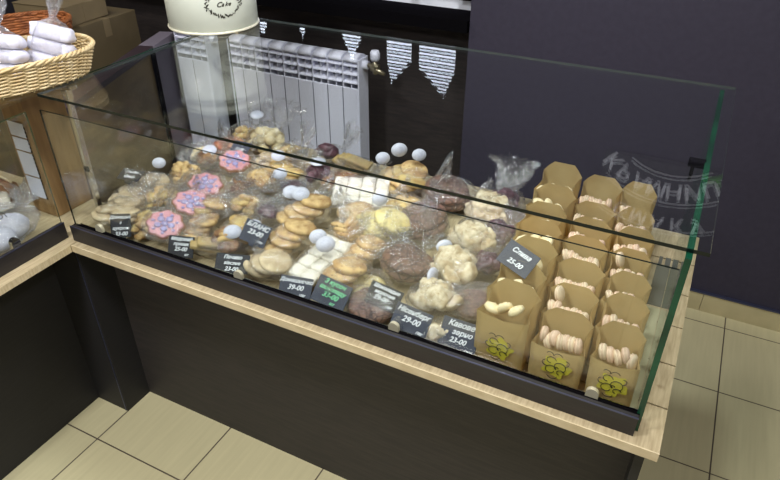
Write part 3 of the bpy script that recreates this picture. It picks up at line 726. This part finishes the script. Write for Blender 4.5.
pk('pale brown cookie stack at the front left of the white squares', (.672, .262, D+.05), 'beige', 'lean3', rz=R(20), n=3, sc=1.1, seed=25, dims=(.065, .055, .035), tuft=False)
pk('long packet of white glazed squares behind the 39 price card', (.785, .345, D+.055), 'square', 'grid2', rz=R(82), tilt=(0, R(-8)), seed=26, dims=(.105, .06, .03), stickers=[(.03, .025, .05, VA, .7, 1.15), (.01, -.02, .055, VA, .8, 1.25)], tlen=.08, tw=.05)
pk('folded brown pastry packet between white squares and speckled cookies', (.79, .495, D+.065), 'fold', 'stack', rz=R(20), n=2, seed=27, dims=(.06, .05, .035))
pk('golden speckled pastry packet behind the green lettered card', (.885, .315, D+.055), 'bspeck', 'lean3', rz=R(80), n=3, sc=1.15, seed=28, dims=(.08, .06, .035), tlen=.05)
pk('wide packet of white glazed squares in the middle back', (.705, .725, D+.06), 'square', 'grid', rz=R(20), tilt=(R(14), 0), seed=29, dims=(.10, .078, .032), tlen=.06)
pk('golden ring cookie packet with three upright stickers at the back', (.80, .875, D+.06), ['gold2', 'bspeck'], 'lean2x', rz=R(20), n=3, sc=1.15, seed=30, dims=(.085, .065, .04), stickers=[(-.085, .04, .06, VA, .45, 1.15), (-.03, .06, .085, VA, .35, 1.3), (.04, .05, .075, VA, .5, 1.15)], tlen=.09, tw=.06, lean=.9)
pk('pale yellow speckled round cookie stack in the case middle', (.875, .575, D+.07), 'yspeck', 'lean3', rz=R(35), tilt=(R(12), 0), n=3, sc=1.35, seed=31, dims=(.085, .07, .04), stickers=[(-.01, .075, .035, VA, .5, 1.1)], tlen=.05)
pk('brown speckled round cookie packet in front of the yellow ones', (.885, .445, D+.055), 'bspeck', 'lean3', rz=R(60), n=3, sc=1.05, seed=32, dims=(.07, .055, .035), tlen=.04)
pk('pale flat biscuit packet under the chocolate cookies at the front', (.945, .335, D+.03), 'yspeck', 'stack', rz=R(40), n=1, sc=1.2, seed=33, dims=(.07, .06, .02), tuft=False)
# chocolate
pk('big crackled chocolate cookie packet farthest back', (.965, .865, D+.055), 'choc', 'stack', rz=R(30), tilt=(R(10), 0), n=2, sc=1.12, seed=34, dims=(.09, .075, .04), tlen=.05, lean=.2)
pk('big crackled chocolate cookie packet, second from the back', (.965, .655, D+.06), 'choc', 'stack', rz=R(-50), tilt=(R(12), 0), n=2, sc=1.12, seed=35, dims=(.09, .075, .042), tlen=.05, tw=.03, lean=.3)
pk('big crackled chocolate cookie packet, third from the back', (1.01, .435, D+.06), 'choc', 'stack', rz=R(130), tilt=(R(12), 0), n=2, sc=1.1, seed=36, dims=(.088, .075, .042), tlen=.04)
pk('chocolate cookie packet at the front rail under the black card', (.995, .262, D+.035), 'choc', 'stack', rz=R(180), n=1, sc=1.0, seed=37, dims=(.075, .055, .03), tlen=.03)
# pale oat lumps
pk('pale lumpy oat cookie packet farthest back, before the wall', (1.115, .825, D+.05), 'pale', 'pile', rz=R(80), n=8, seed=38, sc=1.28, dims=(.08, .065, .042), tlen=.09, lean=.8)
pk('pale lumpy oat cookie packet, second from the back with a tall sticker', (1.135, .645, D+.055), 'pale', 'pile', rz=R(95), n=8, seed=39, sc=1.28, dims=(.085, .07, .042), stickers=[(-.12, .055, .03, VA, .3, 1.1)], tuft=False)
pk('pale lumpy oat cookie packet, third from the back', (1.14, .475, D+.055), 'pale', 'pile', rz=R(95), n=8, seed=40, sc=1.28, dims=(.08, .07, .042), stickers=[(-.10, .03, .035, R(-10), .4, 1.1)], tuft=False)
pk('pale lumpy oat cookie packet behind the 29 price card', (1.15, .33, D+.05), 'pale', 'pile', rz=R(30), n=7, seed=41, sc=1.15, dims=(.08, .06, .04), tuft=False)
pk('small pale oat pieces packet between the two right hand price cards', (1.205, .225, D+.035), 'pale', 'pile', rz=R(90), n=3, sc=.75, seed=42, dims=(.045, .04, .03), tuft=False)
pk('dark berry packet with a glittering silver film tuft beside the bags', (1.150, .90, D+.05), 'dark', 'pile', rz=R(95), n=5, seed=43, dims=(.07, .06, .04), tlen=.10, tw=.055, lean=1.2)
pk('dark berry packet in crinkled film left of the paper bags', (1.195, .71, D+.045), 'dark', 'pile', rz=R(85), n=5, seed=44, dims=(.075, .05, .04), tlen=.05)
pk('dark sweets in silvery crinkled film between oat cookies and bags', (1.222, .54, D+.045), 'dark', 'pile', rz=R(85), n=4, seed=45, dims=(.07, .045, .04), tlen=.05, tw=.03)
pk('flat chocolate strip packet next to the front paper bag', (1.238, .375, D+.045), 'choc', 'stack', rz=R(80), n=1, sc=.85, seed=46, dims=(.075, .05, .03), tuft=False)

# ------------------------------------------------------------------ price cards
def card(label, pos, lines, w=.07, h=.052, yaw=0, tilt=R(25), roll=0, m='black', ink='chalk', size=.013, foot=True):
    t = thing('price_card', label, 'price card', pos); t.scale = (1.1, 1.1, 1.1)
    rot = Matrix.Rotation(yaw, 4, 'Z') @ Matrix.Rotation(-tilt, 4, 'X') @ Matrix.Rotation(roll, 4, 'Y')
    t.rotation_euler = rot.to_euler()
    bm = bmesh.new(); box(bm, -w/2, w/2, -.0012, .0012, -h/2, h/2, bevel=.0006); mesh_obj('board', bm, M[m], t)
    bm = bmesh.new()
    n = len(lines)
    for i, (s, sz, dx) in enumerate(lines):
        z = h/2-h*(i+.62)/(n+.25)
        text_bm(bm, s, sz, Matrix.Translation((dx, -.0022, z)) @ Matrix.Rotation(PI/2, 4, 'X'), shear=.3, extrude=.0004)
    mesh_obj('lettering', bm, M[ink], t)
    if foot:
        bm = bmesh.new(); box(bm, -.008, .008, .0014, .012, -h/2-.006, -h/2+.012, bevel=.001); mesh_obj('stand', bm, M[m], t)
    return t
card('black price card reading 33-00 at the far left of the front rail', (.138, .222, D+.052), [('Домашнє', .0125, 0), ('з', .011, 0), ('цукром', .0125, 0), ('33-00', .015, 0)], .056, .066, yaw=R(30), tilt=R(28))
card('black price card reading 25-00 in front of the pink gingerbreads', (.378, .222, D+.046), [('Медовий', .0135, 0), ('пряник', .0125, 0), ('25-00', .015, 0), ('шт', .009, .018)], .072, .058, yaw=R(18), tilt=R(36))
card('black price card lying low at the front rail under a white sticker', (.570, .218, D+.050), [('Печиво', .0135, 0), ('вівсяне', .012, 0), ('23-00', .015, 0)], .09, .05, yaw=R(18), tilt=R(46))
card('slate blue price card with two lines, propped on the golden cookies', (.583, .318, D+.098), [('БЛАНС', .0185, 0), ('23-00', .0185, 0), ('100г', .009, .022)], .076, .060, yaw=R(12), tilt=R(40), roll=R(14), m='slate')
card('slate price card reading 39-00 in front of the white glazed squares', (.785, .215, D+.040), [('Домашнєчко', .0135, 0), ('39-00', .0175, 0), ('100г', .009, .02)], .085, .055, yaw=R(12), tilt=R(40), m='slate')
card('dark price card with green chalk lettering', (.893, .225, D+.052), [('З кусоч', .0155, 0), ('шоколаду', .0145, 0), ('33-00', .018, 0), ('шт', .010, .012)], .090, .066, yaw=R(8), tilt=R(42), roll=R(12), m='slate', ink='chalkg')
card('black price card leaning on the front chocolate cookie', (1.028, .265, D+.060), [('Шоколадне', .0125, 0), ('молочне', .0125, 0), ('29-00', .016, -.005), ('100г', .009, .022)], .085, .055, yaw=R(6), tilt=R(46), roll=R(10))
card('slate price card reading 29-00 in front of the oat cookies', (1.130, .215, D+.055), [('Нісенберг', .0165, 0), ('29-00', .019, 0), ('100г', .009, .028)], .092, .062, yaw=R(0), tilt=R(40), roll=R(5), m='slate')
card('slate price card reading 23-00 touching the front paper bag', (1.258, .213, D+.055), [('Кавове', .0175, 0), ('зерно', .0165, .006), ('23-00', .0165, 0), ('100г', .009, .028)], .088, .075, yaw=R(0), tilt=R(38), m='slate')
card('small black price card seen edge on near the back left packets', (.0, .415, D+.105), [('Печиво', .012, 0), ('29-00', .014, 0)], .075, .045, yaw=R(10), tilt=R(72))
card('dark blue price card lying among the back packets by the cream balls', (.185, .765, D+.100), [('Асорті', .012, 0), ('31-00', .014, 0)], .07, .045, yaw=R(0), tilt=R(60), m='slate')

# ------------------------------------------------------------------ paper bags
def bag_mesh(w, d, hf, hb, seed):
    """open kraft bag: bottom, four walls, rear wall taller with clipped corners"""
    bm = bmesh.new(); rnd = random.Random(seed)
    nx, nz = 9, 10
    def bulge(u, v): return .004*math.sin(PI*u)*math.sin(PI*min(v, 1)*.9)+.003*noise.noise(Vector((u*4, v*4, seed)))
    loops = []
    j1, j2, j3, j4 = [rnd.uniform(-.004, .004) for _ in range(4)]
    per = []
    for i in range(nx): per.append(('f', i/(nx-1)))
    for i in range(1, 5): per.append(('r', i/5))
    for i in range(nx): per.append(('b', i/(nx-1)))
    for i in range(1, 5): per.append(('l', i/5))
    for k in range(nz+1):
        v = k/nz; rg = []
        for s, u in per:
            if s == 'f':
                H = hf-.010*math.sin(PI*u)*1.0; x = -w/2+w*u; y = -d/2-bulge(u, v)
            elif s == 'b':
                clip = min(1, min(u, 1-u)/.22); H = hb*(.83+.17*clip); x = w/2-w*u; y = d/2+bulge(u, v)*.6
            elif s == 'r':
                H = hf+(hb*.83-hf)*u; x = w/2-.010*math.sin(PI*u)*v; y = -d/2+d*u
            else:
                H = hb*.83+(hf-hb*.83)*u; x = -w/2+.010*math.sin(PI*u)*v; y = d/2-d*u
            z = H*v
            fl_ = 1+.05*v
            q = noise.noise(Vector((x*60, y*60, z*40+seed)))*.0025*v
            rg.append(bm.verts.new((x*fl_+q+j1*v, y*(1+.10*v)+q, z)))
        loops.append(rg)
    N = len(per)
    for A, B in zip(loops, loops[1:]):
        for i in range(N): bm.faces.new((A[i], A[(i+1) % N], B[(i+1) % N], B[i])).smooth = True
    bm.faces.new(loops[0])
    me = bpy.data.meshes.new('kraft_bag'); bm.to_mesh(me); bm.free(); me.materials.append(M['kraft'])
    return me
def emblem(w, hf, bagparent, seed):
    bm = bmesh.new()
    pts = []
    for i in range(40):
        a = 2*PI*i/40; r_ = .030*(1+.16*math.sin(5*a+seed)+.1*math.sin(9*a))
        pts.append((r_*math.cos(a)+.004, r_*1.02*math.sin(a)+.062))
    FY = lambda x, z: -(.044*(1+.10*z/hf)+.004*math.sin(PI*min(max(x/w+.5, 0), 1))*math.sin(PI*min(z/hf, 1)*.9)+.0048)
    v = [bm.verts.new((x, FY(x, z), z)) for x, z in pts]; c = bm.verts.new((0.004, FY(.004, .062)-.0005, .062))
    for i in range(40): bm.faces.new((v[i], v[(i+1) % 40], c))
    o = mesh_obj('yellow_emblem', bm, M['yellow'], bagparent)
    bm = bmesh.new(); rnd = random.Random(seed)
    for (cx_, cz_, r0, a0, a1) in ((-.010, .080, .012, .2, 4.8), (.010, .066, .016, -1, 4), (-.008, .052, .014, 1, 6), (.014, .048, .010, 0, 4.4), (.002, .094, .012, .3, 2.8), (-.016, .096, .010, 0, 2.6), (-.02, .068, .010, 2, 5), (.022, .082, .010, -1.4, 1.6), (.0, .036, .014, 3.4, 6), (.004, .060, .005, 0, 5)):
        pp = [(cx_+r0*(1-.4*i/14)*math.cos(a0+(a1-a0)*i/14), cz_+r0*(1-.4*i/14)*math.sin(a0+(a1-a0)*i/14)) for i in range(15)]
        tube(bm, [(x, FY(x, z)-.0012, z) for x, z in pp], .0008, 5)
    mesh_obj('black_curls', bm, M['ink'], o)
    o.location = (0, 0, .012)
    return o
def mac_mesh(m):
    bm = bmesh.new()
    lathe(bm, [(0, -.0145), (.010, -.0142), (.017, -.011), (.0195, -.0065), (.0205, -.005), (.0195, -.003), (.0205, .005), (.0195, .0065), (.017, .011), (.010, .0142), (0, .0145)], 22, noise_amp=.0006, freq=90)
    bm.normal_update()
    for f in bm.faces:
        if abs(f.calc_center_median().z) < .0035: f.material_index = 1
    bmesh.ops.recalc_face_normals(bm, faces=bm.faces)
    me = bpy.data.meshes.new('macaron'); bm.to_mesh(me); bm.free(); me.materials.append(m); me.materials.append(M['fill']); return me
MAC = [mac_mesh(M['mac']), mac_mesh(M['macp'])]
bm = bmesh.new(); lathe(bm, [(0, -.008), (.012, -.0075), (.018, -.002), (.016, .005), (.008, .009), (0, .010)], 20, noise_amp=.002, freq=60)
bmesh.ops.recalc_face_normals(bm, faces=bm.faces)
CASH = bpy.data.meshes.new('ivory_biscuit'); bm.to_mesh(CASH); bm.free(); CASH.materials.append(M['cashew'])
rows = 7; colx = [1.378, 1.500, 1.606]; colw = [.116, .114, .098]
names_c = ['left', 'middle', 'right']
names_r = ['front', 'second from the front', 'third from the front', 'fourth from the front', 'fifth from the front', 'sixth from the front', 'rearmost']
for c in range(3):
    for r_ in range(rows):
        rnd = random.Random(c*31+r_*7+3)
        y = .252+r_*.108; x = colx[c]+rnd.uniform(-.002, .002)+(-.018, -.008, .010)[c]-(.052, .060, .072)[c]*r_/6
        w = colw[c]; d = .088
        hf = (.172 if c == 0 else .135)-.003*r_ if r_ else (.165, .125, .135)[c]
        hf = (.150, .128, .130)[c]+rnd.uniform(-.006, .006) if r_ else hf
        hb = hf+(.060 if r_ == rows-1 else .034)+rnd.uniform(-.004, .004)
        t = thing('paper_bag', 'kraft paper bag in the %s row of bags, %s' % (names_c[c], names_r[r_]) + (', printed with a yellow emblem' if r_ == 0 else ''), 'paper bag', (x, y, D+.0003), (0, 0, rnd.uniform(-.04, .04)), 'kraft paper bags of macarons and biscuits')
        b = data_obj('bag_body', bag_mesh(w, d, hf, hb, c*9+r_), t)
        if r_ == 0: emblem(w, hf, t, c+1)
        # contents
        rot = t.rotation_euler.z
        if c == 0:
            for k in range(3):
                o = data_obj('ivory_biscuit', CASH, None, (x-.032+.030*k+rnd.uniform(-.006, .006), y-.026+rnd.uniform(-.004, .012), D+hf-.004+rnd.uniform(-.004, .010)), (rnd.uniform(.3, 1.2), rnd.uniform(-.5, .5), rnd.uniform(0, 6)), 1.15)
                meta(o, 'small ivory biscuit in the left row paper bag, %s' % names_r[r_], 'biscuit', 'ivory biscuits in the left row bag, %s' % names_r[r_])
        else:
            nn = 7 if c == 1 else 5
            for k in range(nn):
                o = data_obj('macaron', MAC[(k+r_+c) % 2], None, (x-w/2+.018+(w-.036)*k/(nn-1), y-.020+rnd.uniform(-.004, .006), D+hf-.006+rnd.uniform(-.006, .008)), (rnd.uniform(-.25, .25), R(78)+rnd.uniform(-.3, .15), rnd.uniform(-.25, .25)), (.92, .92, .62))
                meta(o, 'pale macaron on edge in the %s row bag, %s' % (names_c[c], names_r[r_]), 'macaron', 'macarons in the %s row bag, %s' % (names_c[c], names_r[r_]))
            if (c, r_) in ((1, 1), (2, 3)):
                o = data_obj('macaron', MAC[0], None, (x-w*.28, y+.018, D+hf+.016), (R(0), R(68), R(-8)), (1.0, 1.0, .55))
                meta(o, 'macaron on top of the others, %s row bag, %s' % (names_c[c], names_r[r_]), 'macaron')
card('slate price card stuck in a paper bag of the left row', (1.330, .412, D+.185), [('Слива', .0165, 0), ('25-00', .0165, 0)], .082, .060, yaw=R(0), tilt=R(50), roll=R(20), m='slate', foot=False)

# ------------------------------------------------------------------ cake tin
tn = thing('cake_tin', 'round cream cake tin with a black wreath print standing on the glass top', 'tin', (-.058, .992, 1.2302))
bm = bmesh.new(); lathe(bm, [(0, .003), (.160, .003), (.163, .006), (.163, .27), (0, .27)], 72); mesh_obj('body', bm, M['tin'], tn)
bm = bmesh.new(); tube(bm, [(.163*math.cos(2*PI*i/72), .163*math.sin(2*PI*i/72), .005) for i in range(72)], .0045, 8, closed=True); mesh_obj('rolled_rim', bm, M['tinrim'], tn)
bm = bmesh.new(); lathe(bm, [(0, .30), (.10, .298), (.160, .285), (.168, .275), (.168, .245), (.1645, .245), (.1645, .272), (0, .272)], 72); lid = mesh_obj('lid', bm, M['tin'], tn)
bm = bmesh.new()
az0 = R(-33)
def on_tin(u, v): a = az0+u/.1637; return Matrix.Translation((.1637*math.cos(a), .1637*math.sin(a), v)) @ Matrix.Rotation(a+PI/2, 4, 'Z') @ Matrix.Rotation(PI/2, 4, 'X')
for i, (ch, du) in enumerate((('C', -.027), ('a', -.009), ('k', .007), ('e', .021))):
    text_bm(bm, ch, .024 if ch == 'C' else .020, on_tin(du*.8, .102), shear=.5, extrude=.0003)
rnd = random.Random(5)
for i in range(80):
    a = 2*PI*i/80; rr = 1+rnd.uniform(-.10, .14)
    u = .060*rr*math.cos(a); v = .104+.040*rr*math.sin(a)
    m = on_tin(u, v) @ Matrix.Rotation(a+rnd.uniform(-1, 1), 4, 'Z')
    s = rnd.uniform(.002, .0048)
    vs = [bm.verts.new(m @ Vector(p)) for p in ((-s*1.6, 0, .0004), (0, s*.7, .0004), (s*1.6, 0, .0004), (0, -s*.7, .0004))]
    bm.faces.new(vs)
mesh_obj('wreath_print', bm, M['ink'], tn)

# ------------------------------------------------------------------ baskets
def basket(name, label, loc, rz, a, b, h, m, rows_=11, nst=44, flare=.12):
    t = thing(name, label, 'basket', loc, (0, 0, rz))
    def P_(th, z, off=0):
        f = 1+flare*z/h; c, s = math.cos(th), math.sin(th); e = .8
        x = math.copysign(abs(c)**e, c)*(a*f+off); y = math.copysign(abs(s)**e, s)*(b*f+off); return (x, y, z)
    bm = bmesh.new(); NP = nst*4
    for k in range(rows_):
        z = .008+(h-.012)*k/(rows_-1); pts = []
        for i in range(NP):
            th = 2*PI*i/NP; off = .0035*math.sin(nst/2*th+(PI if k % 2 else 0))
            pts.append(P_(th, z, off))
        tube(bm, pts, h/rows_*.56, 5, closed=True)
    w = mesh_obj('woven_wall', bm, m, t)
    bm = bmesh.new()
    for i in range(nst):
        th = 2*PI*(i+.5)/nst; tube(bm, [P_(th, 0), P_(th, h*.5), P_(th, h)], .0022, 5)
    mesh_obj('stakes', bm, m, t)
    bm = bmesh.new()
    for ph in (0, 2*PI/3, 4*PI/3):
        pts = []
        for i in range(300):
            th = 2*PI*i/300; q = th*26+ph
            x, y, z = P_(th, h, .004*math.cos(q)); pts.append((x, y, z+.002+.004*math.sin(q)))
        tube(bm, pts, .0042, 5, closed=True)
    mesh_obj('braided_rim', bm, m, t)
    bm = bmesh.new(); ring = [bm.verts.new(P_(2*PI*i/64, .004)) for i in range(64)]; bm.faces.new(ring); mesh_obj('base', bm, m, t)
    return t
basket('wicker_basket', 'pale woven wicker basket of white packets on the left glass top', (-.170, .180, 1.2305), R(-20), .130, .25, .078, M['wick'], 15, 60)
basket('wicker_basket', 'orange brown wicker basket behind the pale one', (-1.10, .85, .99), R(-20), .14, .24, .14, M['wicko'], 13, 48)
def white_pack(label, pos, rz, w=.10, h=.12, seed=0, tilt=.3):
    t = thing('sweets_packet', label, 'sweets packet', pos, (-.25, tilt, rz))
    rnd = random.Random(seed)
    for k in range(3):
        bm = bmesh.new(); box(bm, -w/2, w/2, -.034, .034, k*h/3+.001, (k+1)*h/3-.001, bevel=.014)
        for v in bm.verts: v.co += Vector((noise.noise(v.co*40), noise.noise(v.co*50+Vector((seed, 0, 0))), 0))*.012
        mesh_obj('white_sweet', bm, M['whitegood'], t, True)
    fb, _ = film_bm(h*.62, w*.60, .046, seed+60, True, .12, .06, 0)
    fb.transform(Matrix.Translation((0, 0, h*.5)) @ Matrix.Rotation(-PI/2, 4, 'Y'))
    mesh_obj('film_wrapper', fb, M['tuft'], t)
white_pack('white sweets in clear film at the far end of the wicker basket', (-.120, .320, 1.250), R(25), .12, .125, 1, .25)
white_pack('white stacked sweets in clear film in the middle of the wicker basket', (-.165, .205, 1.248), R(25), .12, .12, 2, .05)
white_pack('white sweets packet at the left picture edge in the wicker basket', (-.205, .095, 1.250), R(20), .11, .11, 3, -.1)
card('small black card standing in the wicker basket', (-.135, .115, 1.365), [('29', .02, 0)], .05, .04, yaw=R(30), tilt=R(10), foot=False)

# ------------------------------------------------------------------ goods in the side case
t = thing('bread_bag', 'clear plastic bag of white rolls with a black eye shaped print', 'bread bag', (-.19, .045, .7703))
for k, (dx, dy) in enumerate(((-.05, -.03), (.03, -.03), (0, .04))):
    bm = bmesh.new(); lathe(bm, [(0, 0), (.03, 0), (.05, .015), (.052, .035), (.04, .055), (0, .062)], 24, noise_amp=.004, seed=k)
    o = mesh_obj('roll', bm, M['whitegood'], t, True); o.location = (dx, dy, .004)
fb, _ = film_bm(.13, .10, .045, 91, True, .06, .05, .5); fb.transform(Matrix.Translation((0, 0, .047)) @ Matrix.Rotation(2.0, 4, 'Z'))
mesh_obj('film_wrapper', fb, M['tuft'], t)
bm = bmesh.new(); tube(bm, [(.014*math.cos(a), .009*math.sin(a), 0) for a in [2*PI*i/20 for i in range(20)]], .0016, 5, closed=True)
lathe(bm, [(0, -.001), (.005, -.001), (.005, .001), (0, .001)], 14)
tube(bm, [(-.022, .012, 0), (-.01, .017, 0), (.01, .016, 0), (.024, .008, 0)], .0014, 5)
o = mesh_obj('eye_print', bm, M['ink'], t); o.location = (.02, .0, .094); o.rotation_euler = (R(25), R(10), R(15))
t = thing('brown_loaf', 'brown loaf at the left picture edge behind the clear bread bag', 'bread', (-.42, .20, .7703))
bm = bmesh.new(); lathe(bm, [(0, 0), (.06, 0), (.075, .02), (.07, .05), (.04, .072), (0, .078)], 30, noise_amp=.006, seed=3); mesh_obj('crust', bm, M['bread'], t, True)
bm = bmesh.new()
for k in range(3): tube(bm, [(-.04, -.03+.03*k, .066), (0, -.025+.03*k, .082), (.04, -.02+.03*k, .068)], .004, 6)
mesh_obj('scoring', bm, M['ball'], t)
pk('white iced bun packet in the side case at the left picture edge', (-.36, .10, D+.05), 'square', 'grid2', rz=R(60), seed=70, dims=(.10, .06, .035))

# ------------------------------------------------------------------ light
def area(name, loc, size, power, col=(1, 1, 1), rot=(0, 0, 0), sy_=None):
    l = bpy.data.lights.new(name, 'AREA'); l.energy = power; l.color = col; l.size = size
    if sy_: l.shape = 'RECTANGLE'; l.size_y = sy_
    o = bpy.data.objects.new(name, l); COL.objects.link(o); o.location = loc; o.rotation_euler = rot; return o
area('overhead_light', (.5, -.7, 2.86), .3, 44, (.96, .97, 1), sy_=.35)
area('overhead_light', (2.3, -.5, 2.86), .3, 36, (1, .97, .92), sy_=.35)
area('overhead_light', (1.0, .75, 2.86), .3, 34, (.96, .97, 1), sy_=.35)
area('overhead_light', (.6, -2.1, 2.86), .5, 46, (1, .98, .95), sy_=.5)  # added over the front of the room to brighten the radiators
area('overhead_light', (-1.0, .0, 2.86), .35, 24, (1, .96, .9), sy_=.35)
w_ = bpy.data.worlds.new('world'); scn.world = w_; w_.use_nodes = True
w_.node_tree.nodes['Background'].inputs[0].default_value = (.6, .64, .75, 1); w_.node_tree.nodes['Background'].inputs[1].default_value = .22
scn.view_settings.view_transform = 'Standard'; scn.view_settings.look = 'None'; scn.view_settings.exposure = 0
scn.cycles.transparent_max_bounces = 24; scn.cycles.max_bounces = 8
